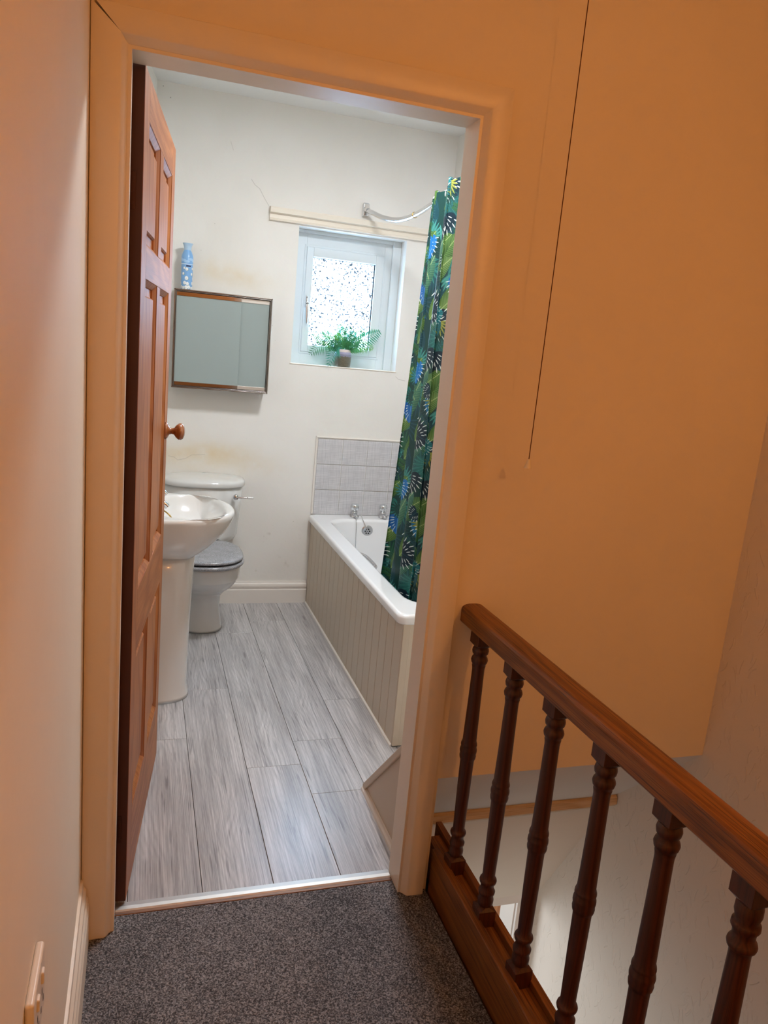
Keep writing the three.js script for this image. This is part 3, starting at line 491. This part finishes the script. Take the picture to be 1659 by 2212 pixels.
  for (let i = 0; i < 12; i++) { const p = railAt(z0 + (z1 - z0) * (i + 0.25) / 12), r = new THREE.TorusGeometry(0.019, 0.0026, 8, 24); r.rotateY(0.35); r.translate(p.x - 0.004, p.y, p.z); mesh('eyelet', r, M.ring ??= phy({ color: 0xb9b7b0, roughness: 0.35 }), t); }
}

// ---------------------------------------------------------------- toilet
{
  const t = tag(group('toilet'), 'white close-coupled toilet with a grey seat in the far corner', 'toilet');
  const cx = 0.355, zb = -D + 0.004, DR = (y, hx, dep, e0 = 9, e1 = 2.6) => ring(cx, y, zb + 0.03, hx, 0.03, dep - 0.03, 64, e0, e1);
  mesh('cistern', loft([DR(0.385, 0.12, 0.1), DR(0.388, 0.155, 0.135), DR(0.398, 0.176, 0.155), DR(0.42, 0.187, 0.164), DR(0.55, 0.198, 0.178), DR(0.69, 0.207, 0.19)], true, true), M.china, t);
  mesh('cistern_lid', loft([DR(0.689, 0.207, 0.19), DR(0.69, 0.215, 0.2), DR(0.696, 0.218, 0.204), DR(0.71, 0.218, 0.204), DR(0.719, 0.213, 0.2), DR(0.726, 0.2, 0.19), DR(0.733, 0.16, 0.16), DR(0.738, 0.09, 0.11, 4), DR(0.739, 0.03, 0.06, 3)], true, true), M.china, t);
  const lv = mesh('flush_lever', [lathe([[0, 0.018], [0.012, 0.017], [0.0145, 0.012], [0.0145, 0.0]], 0.512, 0.645, zb + 0.176, 'z', 24), tube([[0.512, 0.645, zb + 0.192], [0.54, 0.646, zb + 0.196], [0.575, 0.646, zb + 0.198]], 0.0048, 16, 10)], M.chrome, t);
  mesh('lever_grip', rbox(0.57, 0.604, 0.6405, 0.6515, zb + 0.193, zb + 0.203, 0.004), M.china, lv);
  const P = (y, hx, z0, zf, e0 = 2.6, e1 = 2.2) => { const zc = zf - hx * 1.15; return ring(cx - 0.005, y, zc, hx, zc - z0, zf - zc, 56, e0, e1); };
  mesh('pan', loft([P(0, 0.104, -2.27, -1.955), P(0.012, 0.1, -2.27, -1.958), P(0.05, 0.094, -2.27, -1.966), P(0.12, 0.084, -2.27, -1.968), P(0.185, 0.086, -2.28, -1.95), P(0.225, 0.106, -2.3, -1.89), P(0.262, 0.132, -2.32, -1.82), P(0.295, 0.15, -2.33, -1.785), P(0.312, 0.156, -2.335, -1.775), P(0.318, 0.161, -2.34, -1.768), P(0.375, 0.165, -2.345, -1.76), P(0.388, 0.16, -2.345, -1.762), P(0.39, 0.15, -2.34, -1.775)], true, true), M.china, t);
  mesh('outlet', [lathe([[0.046, 0], [0.05, 0.02], [0.05, 0.12], [0.055, 0.125], [0.055, 0.14]], cx + 0.06, 0.17, -2.425, 'z', 24), rbox(cx + 0.09, cx + 0.105, 0, 0.12, -2.37, -2.3, 0.004)], M.china, t);
  const granite = dataTex(256, 256, (u, v) => mixc([120, 120, 124], [172, 172, 175], cl(0.5 + (fbm(u, v, 90, 90, 4, 2) - 0.5) * 1.6 + (fbm(u, v, 6, 6, 9, 3) - 0.5) * 0.5)), true, [1 / 0.2, 1 / 0.2]);
  const gm = phy({ map: granite, roughness: 0.24, clearcoat: 0.4, clearcoatRoughness: 0.15 });
  const Q = (y, d, e = 2.3) => { const hx = 0.178 - d, zf = -1.742 - d, zc = -1.945; return ring(cx - 0.007, y, zc, hx, 0.235 - d, zf - zc, 64, 2.7, e); };
  mesh('seat', uvm(loft([Q(0.389, 0.006), Q(0.391, -0.002), Q(0.399, -0.005), Q(0.406, -0.002), Q(0.409, 0.008), Q(0.409, 0.05), Q(0.4, 0.06)], true, true)), gm, t);
  mesh('seat_gap', loft([Q(0.4085, 0.022), Q(0.416, 0.022)], true, true), M.black, t);
  mesh('seat_lid', uvm(loft([Q(0.415, 0.012), Q(0.416, 0.004), Q(0.421, 0), Q(0.428, 0.002), Q(0.433, 0.01), Q(0.4345, 0.03), Q(0.435, 0.09)], true, true)), gm, t);
  for (const hx of [cx - 0.09, cx + 0.05]) mesh('seat_hinge', rbox(hx, hx + 0.03, 0.385, 0.43, -2.2, -2.17, 0.006), M.chrome, t);
}
// ---------------------------------------------------------------- basin
{
  const t = tag(group('wash_basin'), 'white pedestal wash basin just behind the open door', 'basin');
  const zc = -1.315, xb = -0.065;                                   // ring() runs in x and z: swap so that the bowl points towards +x
  const B = (y, xw, xf, hz, e0 = 8, e1 = 2.25, n = 72) => { const xm = xw + 0.18; return ring(zc, y, xm, hz, xm - xw, xf - xm, n, e0, e1).map(([a, b, c]) => [c, b, a]).reverse(); };
  const outer = [B(0.606, 0.02, 0.252, 0.115), B(0.611, -0.02, 0.262, 0.135), B(0.628, -0.05, 0.286, 0.168), B(0.652, -0.06, 0.314, 0.196), B(0.682, xb, 0.343, 0.22), B(0.712, xb, 0.368, 0.238), B(0.742, xb, 0.386, 0.25), B(0.765, xb, 0.394, 0.257), B(0.778, xb, 0.397, 0.259), B(0.787, xb, 0.394, 0.257), B(0.792, xb, 0.385, 0.251)];
  const inner = [B(0.7915, 0.065, 0.368, 0.232, 2.3), B(0.788, 0.07, 0.36, 0.226, 2.3), B(0.775, 0.075, 0.352, 0.22, 2.3), B(0.74, 0.085, 0.335, 0.2, 2.3), B(0.7, 0.1, 0.3, 0.16, 2.3), B(0.675, 0.13, 0.26, 0.1, 2.2), B(0.668, 0.16, 0.22, 0.05, 2.2)];
  mesh('bowl', loft([...outer, ...inner], true, true), M.china, t);
  const C = (y, xf, hz) => ring(zc, y, 0.09, hz, 0.14, xf - 0.09, 40, 6, 2.6).map(([a, b, c]) => [c, b, a]).reverse();
  mesh('pedestal', loft([C(0, 0.246, 0.112), C(0.015, 0.244, 0.11), C(0.06, 0.236, 0.104), C(0.3, 0.239, 0.103), C(0.52, 0.246, 0.106), C(0.612, 0.252, 0.112)], true, true), M.china, t);
  for (const [x, z] of [[0.02, -1.2], [0.02, -1.43]]) {
    const p = mesh('tap', [lathe([[0.022, 0], [0.02, 0.006], [0.015, 0.01], [0.014, 0.05], [0, 0.052]], x, 0.79, z), tube([[x, 0.826, z], [x + 0.06, 0.832, z], [x + 0.1, 0.825, z], [x + 0.115, 0.812, z]], 0.011, 24, 12)], M.chrome, t);
    mesh('tap_head', [rbox(x - 0.004, x + 0.052, 0.846, 0.872, z - 0.02, z + 0.02, 0.006, 'y', 2), cyl(x + 0.005, 0.845, z, 0.011, 0.02)], M.chrome, p);
  }
  mesh('chain', tube([[0.06, 0.79, -1.3], [0.1, 0.8, -1.24], [0.14, 0.782, -1.2], [0.16, 0.75, -1.2]], 0.003, 24, 6), M.brass, t);
}
// ---------------------------------------------------------------- mirror cabinet and can
{
  const t = tag(group('bathroom_cabinet'), 'steel-framed wall cabinet with two frosted sliding doors', 'cabinet');
  const x0 = 0.170, x1 = 0.656, y0 = 1.188, y1 = 1.672, zf = -D + 0.12;
  const body = std({ color: 0x9a938b, metalness: 1, roughness: 0.3 });
  mesh('carcass', [box(x0 + 0.003, x1 - 0.003, y0 + 0.003, y0 + 0.006, -D, zf - 0.003), box(x0 + 0.003, x1 - 0.003, y1 - 0.006, y1 - 0.003, -D, zf - 0.003), box(x0 + 0.003, x0 + 0.006, y0, y1, -D, zf - 0.003), box(x1 - 0.006, x1 - 0.003, y0, y1, -D, zf - 0.003), box(x0 + 0.003, x1 - 0.003, y0 + 0.003, y1 - 0.003, -D, -D + 0.004)], body, t);
  const fr = (o, w, za, zb) => [rbox(x0 + o, x1 - o, y1 - o - w, y1 - o, za, zb, 0.0015, 'x'), rbox(x0 + o, x1 - o, y0 + o, y0 + o + w, za, zb, 0.0015, 'x'), rbox(x0 + o, x0 + o + w, y0 + o, y1 - o, za, zb, 0.0015), rbox(x1 - o - w, x1 - o, y0 + o, y1 - o, za, zb, 0.0015)];
  mesh('frame', [...fr(0, 0.006, zf - 0.03, zf), ...fr(0.0072, 0.004, zf - 0.03, zf - 0.002)], M.steel, t);
  mesh('frame_groove', fr(0.005, 0.003, zf - 0.03, zf - 0.006), M.black, t);
  const frost = phy({ color: 0x97a3a0, roughness: 0.5, clearcoat: 0.12, clearcoatRoughness: 0.35 });
  const door = (a, b, z, rm) => { const d = mesh('door', rbox(a, b, y0 + 0.016, y1 - 0.016, z - 0.005, z, 0.001), frost, t); mesh('rail', rbox(a, b, y1 - 0.033, y1 - 0.013, z - 0.006, z + 0.0025, 0.0012, 'x'), rm, d); mesh('rail', rbox(a, b, y0 + 0.013, y0 + 0.031, z - 0.006, z + 0.0025, 0.0012, 'x'), rm, d); };
  door(x0 + 0.012, 0.5, zf - 0.008, std({ color: 0x9a938e, metalness: 1, roughness: 0.1 })); door(0.44, x1 - 0.012, zf - 0.018, M.brushed);
}
{
  const wrapTex = canvasTex(512, 512, (c, w, h) => {
    c.fillStyle = '#7fb0e2'; c.fillRect(0, 0, w, h); c.fillStyle = '#a6cbee'; for (let i = 0; i < 9; i++) { c.beginPath(); c.ellipse(40 + i * 57, 140 + (i % 3) * 14, 44, 16, 0, 0, 7); c.fill(); }
    c.fillStyle = '#d9e6f4'; c.fillRect(0, 196, w, 8); const r = rng(3);
    const puff = (x, y, s) => { c.fillStyle = '#5c7a52'; c.beginPath(); c.arc(x + 3, y + 3, s, 0, 7); c.fill(); c.fillStyle = '#f4f4f2'; c.beginPath(); c.arc(x, y, s, 0, 7); c.fill(); c.fillStyle = '#e3e6ea'; c.beginPath(); c.arc(x - s * 0.2, y + s * 0.3, s * 0.5, 0, 7); c.fill(); };
    for (let k = 0; k < 4; k++) { const o = k * 128; puff(o + 70, 262, 20); puff(o + 34, 250, 15); puff(o + 20, 318, 17); puff(o + 70, 372, 25); puff(o + 44, 430, 22); puff(o + 84, 440, 22); puff(o + 66, 486, 24); puff(o + 24, 490, 20); puff(o + 108, 480, 22); }
    c.fillStyle = '#1e2a55'; c.fillRect(60, 214, 70, 18); c.fillRect(316, 214, 70, 18); c.fillStyle = '#f6f6f6'; c.beginPath(); c.arc(168, 240, 34, 0, 7); c.fill(); c.strokeStyle = '#3a4a7a'; c.lineWidth = 3; c.stroke();
    c.fillStyle = '#e8eef6'; c.fillRect(0, 330, 26, 182); c.fillStyle = '#2a3350'; for (let i = 0; i < 12; i++) c.fillRect(4, 420 + i * 6, 18, 1 + (i * 7) % 4); c.strokeStyle = '#2a3350'; c.beginPath(); c.arc(13, 372, 7, 0, 7); c.stroke();
  });
  const t = tag(group('air_freshener'), 'slim pale blue aerosol can printed with cotton flowers, on the cabinet', 'aerosol can');
  t.position.set(0.229, 1.6722, -2.365); t.rotation.y = 2.2;
  const body = lathe([[0, 0], [0.026, 0], [0.028, 0.003], [0.0285, 0.1], [0.0282, 0.125], [0.0295, 0.145], [0.028, 0.162], [0.0225, 0.178], [0.0165, 0.19]], 0, 0, 0, 'y', 40);
  { const p = body.attributes.position, uv = body.attributes.uv; for (let i = 0; i < p.count; i++) uv.setY(i, p.getY(i) / 0.2); }
  mesh('can', body, phy({ map: wrapTex, roughness: 0.3, clearcoat: 0.3 }), t);
  mesh('cap', lathe([[0.017, 0.189], [0.0178, 0.194], [0.0178, 0.202], [0.0205, 0.212], [0.0255, 0.222], [0.0235, 0.2225], [0, 0.218]], 0, 0, 0, 'y', 40), phy({ color: 0xb7d2ea, roughness: 0.35 }), t);
}
// ---------------------------------------------------------------- fern
{
  const t = tag(group('potted_fern'), 'small green fern in a grey glazed pot on the window sill', 'plant');
  const px = 1.088, py = 1.3585, pz = -2.472; t.position.set(px, py, pz);
  const glaze = canvasTex(256, 256, (c, w, h) => {
    const im = c.createImageData(w, h); for (let j = 0; j < h; j++) for (let i = 0; i < w; i++) { const y = 1 - j / h, n = fbm(i / w, j / h, 24, 6, 9, 3), e = 0.6 + (n - 0.5) * 0.16, e2 = 0.85 + (n - 0.5) * 0.05;
      let col = y > e2 ? [226, 214, 208] : y > e ? [136, 138, 160] : mixc([86, 82, 68], [116, 110, 92], fbm(i / w, j / h, 40, 40, 3, 2)); if (y < e2 && y > e2 - 0.12) col = mixc([150, 152, 190], [226, 214, 208], n * 0.4); const k = (j * w + i) * 4; im.data.set([...col, 255], k); } c.putImageData(im, 0, 0);
  });
  const pot = lathe([[0, 0], [0.041, 0], [0.043, 0.003], [0.045, 0.03], [0.0455, 0.06], [0.0468, 0.062], [0.0455, 0.064], [0.0455, 0.09], [0.045, 0.094], [0.042, 0.094], [0.041, 0.08], [0, 0.08]], 0, 0, 0, 'y', 40);
  { const p = pot.attributes.position, uv = pot.attributes.uv; for (let i = 0; i < p.count; i++) uv.setXY(i, uv.getX(i) * 2, p.getY(i) / 0.094); }
  mesh('pot', pot, phy({ map: glaze, roughness: 0.3, clearcoat: 0.3 }), t);
  mesh('soil', cyl(0, 0.078, 0, 0.041, 0.01), std({ color: 0x2e241b, roughness: 1 }), t);
  const greens = [0x3f8f5c, 0x2f7a4c, 0x57a86a, 0x3a9a82, 0x64a850].map((c) => phy({ color: c, roughness: 0.55, transmission: 0.12, thickness: 0, side: THREE.DoubleSide }));
  const r = rng(12);
  // fronds: [azimuth in the plane of the wall (+x), lean towards the room, length, droop]
  const F = [[-1.0, 0.15, 0.2, 0.5], [-1.05, 0.35, 0.2, 1.25], [-0.75, -0.05, 0.17, 0.3], [0.95, 0.1, 0.21, 0.25], [0.9, 0.3, 0.17, 0.85], [1.0, 0.0, 0.2, 0.15], [0.12, 0.05, 0.16, 0.12], [-0.22, 0.05, 0.17, 0.05], [0.35, 0.05, 0.15, 0.2], [-0.4, 0.15, 0.14, 0.3], [0.55, 0.2, 0.14, 0.5], [-0.6, 0.3, 0.13, 0.7], [0.05, 0.35, 0.12, 0.6], [-0.1, -0.1, 0.15, 0.1], [0.62, -0.05, 0.17, 0.1], [0.3, 0.4, 0.11, 0.9], [-0.85, 0.25, 0.13, 0.95], [0.75, 0.35, 0.12, 1.0], [-0.5, 0.3, 0.2, 1.75], [-0.95, 0.2, 0.19, 0.72]];
  F.forEach(([ax, lz, L, dr], q) => {
    const pts = [], n = 16; for (let i = 0; i <= n; i++) { const s = i / n; pts.push(new THREE.Vector3(ax * L * (s * 0.95 + 0.05 * s), 0.085 + L * ((1 - Math.abs(ax) * 0.72) * s * 0.95 + Math.abs(ax) * 0.5 * s - dr * s * s * 0.75), lz * L * s * 1.1 + 0.01)); }
    const cv = new THREE.CatmullRomCurve3(pts), gs = [strip(new THREE.TubeGeometry(cv, 20, 0.0009, 5))], pos = [];
    const nl = 18; for (let i = 2; i < nl; i++) { const s = i / nl, p = cv.getPoint(s), tn = cv.getTangent(s), up = new THREE.Vector3(0, 0.5, 1).normalize(), sd = new THREE.Vector3().crossVectors(tn, up).normalize();
      const len = L * 0.25 * Math.sin(Math.PI * (0.16 + 0.84 * s)) ** 0.8 * (0.9 + r() * 0.2) + 0.004, wd = 0.0034;
      for (const k of [-1, 1]) { const tip = p.clone().addScaledVector(sd, k * len).addScaledVector(tn, len * 0.55).add(new THREE.Vector3(0, -len * 0.18, (r() - 0.5) * len * 0.3)), mid = p.clone().lerp(tip, 0.45), a = mid.clone().addScaledVector(tn, wd), b = mid.clone().addScaledVector(tn, -wd); a.z += 0.0015; b.z += 0.0015;
        for (const v of [p, a, tip, p, tip, b]) pos.push(v.x, v.y, v.z); } }
    const g = new THREE.BufferGeometry(); g.setAttribute('position', new THREE.Float32BufferAttribute(pos, 3)); g.computeVertexNormals(); gs.push(strip(g));
    mesh('frond', mergeGeometries(gs), greens[q % greens.length], t);
  });
}

// ---------------------------------------------------------------- banister
{
  const t = tag(group('banister'), 'dark brown wooden banister with turned spindles guarding the stairs', 'banister');
  const end = 3.0, arc = []; for (let i = 0; i <= 12; i++) { const a = Math.PI * i / 12; arc.push([0.8635 + Math.sign(Math.cos(a)) * Math.abs(Math.cos(a)) ** 0.75 * 0.031, 0.824 + Math.sin(a) ** 0.85 * 0.0145]); }
  mesh('handrail', prism([[0.8385, 0.788], [0.8885, 0.788], [0.8945, 0.794], ...arc, [0.8325, 0.794]], 'z', 0.0005, end, 'z'), M.rail, t).userData.label = 'rounded orange-brown handrail';
  mesh('apron_board', rbox(0.828, 0.849, -0.24, 0.127, 0.001, end, 0.003, 'z'), M.rail, t);
  mesh('base_channel', [box(0.849, 0.886, -0.2, 0.104, -T + 0.002, end, 'z')], M.rail, t);
  mesh('outer_board', rbox(0.886, 0.904, -0.3, 0.122, -0.12, end, 0.002, 'z'), M.rail, t);
  const bl = (y0, y1, up) => { const s = 0.0218, c = 0.011, R = (h, y) => [[h, y, h], [h, y, -h], [-h, y, -h], [-h, y, h]]; const oct = (h, q, y) => [[h, y, h - q], [h, y, -h + q], [h - q, y, -h], [-h + q, y, -h], [-h, y, -h + q], [-h, y, h - q], [-h + q, y, h], [h - q, y, h]];
    return up ? loft([oct(s - 0.006, 0.012, y0), oct(s, 0.0007, y0 + 0.008), oct(s, 0.0007, y1)], true, true, 0.3) : loft([oct(s, 0.0007, y0), oct(s, 0.0007, y1 - 0.008), oct(s - 0.006, 0.012, y1)], true, true, 0.3); };
  const turned = lathe([[0.013, 0.752], [0.02, 0.744], [0.0212, 0.738], [0.02, 0.731], [0.0155, 0.726], [0.02, 0.719], [0.0216, 0.713], [0.02, 0.706], [0.0165, 0.702], [0.0175, 0.698], [0.0165, 0.693], [0.0158, 0.686], [0.0165, 0.6], [0.0182, 0.49], [0.0208, 0.482], [0.0212, 0.477], [0.0198, 0.474], [0.022, 0.466], [0.0224, 0.46], [0.0208, 0.452], [0.0218, 0.447], [0.0208, 0.44], [0.018, 0.434], [0.0172, 0.35], [0.0155, 0.24], [0.0158, 0.23], [0.02, 0.226], [0.0212, 0.221], [0.02, 0.216], [0.016, 0.21], [0.0165, 0.2], [0.0205, 0.193], [0.0198, 0.186], [0.016, 0.183], [0.0195, 0.17], [0.019, 0.158], [0.013, 0.15]].reverse(), 0, 0, 0, 'y', 24);
  const top = bl(0.748, 0.795, true), low = bl(0.103, 0.154, false), one = mergeGeometries([uvm(turned.clone(), 'y'), uvm(top, 'y'), uvm(low, 'y')].map(strip));
  const flipped = one.clone(); flipped.rotateX(Math.PI); flipped.translate(0, 0.898, 0);
  const zs = [0.07, 0.26, 0.447, 0.632, 0.814, 0.99]; for (let z = 1.178; z < 2.9; z += 0.188) zs.push(z);
  zs.forEach((z, i) => { const m = mesh('baluster', i === 5 ? flipped : one, M.baluster, t); m.position.set(0.866, 0, z); m.rotation.y = [0.05, -0.04, 0.06, -0.02, 0.03, 0.02][i % 6]; });
}
// ---------------------------------------------------------------- small things on the landing
{
  const t = tag(group('pull_cord'), 'ceiling pull cord with a small conical end hanging before the wall', 'pull cord');
  const x = 0.921, z = 0.09; mesh('cord', tube([[x, 1.232, z], [x + 0.0008, 1.7, z], [x - 0.0005, 2.2, z], [x, CY - 0.02, z]], 0.0011, 40, 6), std({ color: 0x5a2a12, roughness: 0.8 }), t);
  mesh('toggle', lathe([[0.0095, 0], [0.0098, 0.002], [0.006, 0.012], [0.0035, 0.021], [0.002, 0.022], [0, 0.022]], x, 1.211, z, 'y', 24), phy({ color: 0xeadfc8, roughness: 0.3 }), t);
  mesh('ceiling_switch', lathe([[0, 0], [0.03, 0], [0.034, 0.006], [0.036, 0.02]], x, CY - 0.02, z), M.acrylic, t);
}
{
  const t = tag(group('power_socket'), 'white double power socket low on the landing wall', 'socket');
  const x = -0.076, white = phy({ color: 0xeae2d6, roughness: 0.3 });
  mesh('plate', rbox(x, x + 0.0105, 0.592, 0.680, 0.802, 0.905, 0.004, 'y', 3), white, t);
  for (const z of [0.832, 0.874]) mesh('rocker', rbox(x + 0.009, x + 0.0135, 0.645, 0.662, z - 0.006, z + 0.006, 0.002), white, t);
  for (const z of [0.832, 0.874]) for (const [dy, dz] of [[0.63, 0], [0.612, -0.01], [0.612, 0.01]]) mesh('pin_slot', box(x + 0.0095, x + 0.0108, dy - 0.004, dy + 0.004, z + dz - 0.002, z + dz + 0.002), M.black, t);
}
// lamps (out of the picture)
{
  const t = tag(group('pendant_lamp'), 'warm pendant bulb hanging over the stairwell', 'lamp');
  const [x, y, z] = LAND, glow = std({ color: 0xffffff, emissive: new THREE.Color().setRGB(1, 0.5, 0.18), emissiveIntensity: 3 });
  const b = lathe([[0, -0.06], [0.025, -0.055], [0.042, -0.03], [0.045, -0.005], [0.035, 0.03], [0.018, 0.055], [0.014, 0.075]], x, y, z); mesh('bulb', b, glow, t);
  mesh('holder', lathe([[0.016, 0.07], [0.02, 0.08], [0.018, 0.12], [0.006, 0.13]], x, y, z), M.acrylic, t); mesh('flex', cyl(x, (y + 0.12 + CY) / 2, z, 0.004, CY - y - 0.12), M.acrylic, t);
  mesh('ceiling_rose', lathe([[0, 0], [0.02, 0.0], [0.042, 0.012], [0.045, 0.03]], x, CY - 0.03, z), M.acrylic, t);
}
{
  const t = tag(group('ceiling_lamp'), 'flat white ceiling lamp in the bathroom', 'lamp');
  const [x, y, z] = BATH, glow = std({ color: 0xffffff, emissive: new THREE.Color().setRGB(1, 0.95, 0.87), emissiveIntensity: 2 });
  mesh('diffuser', rbox(x - 0.13, x + 0.13, y + 0.004, y + 0.012, z - 0.13, z + 0.13, 0.003), glow, t);
  mesh('housing', rbox(x - 0.14, x + 0.14, y + 0.008, CY, z - 0.14, z + 0.14, 0.006), M.acrylic, t);
}
shade(scene);
renderer.render(scene, camera);
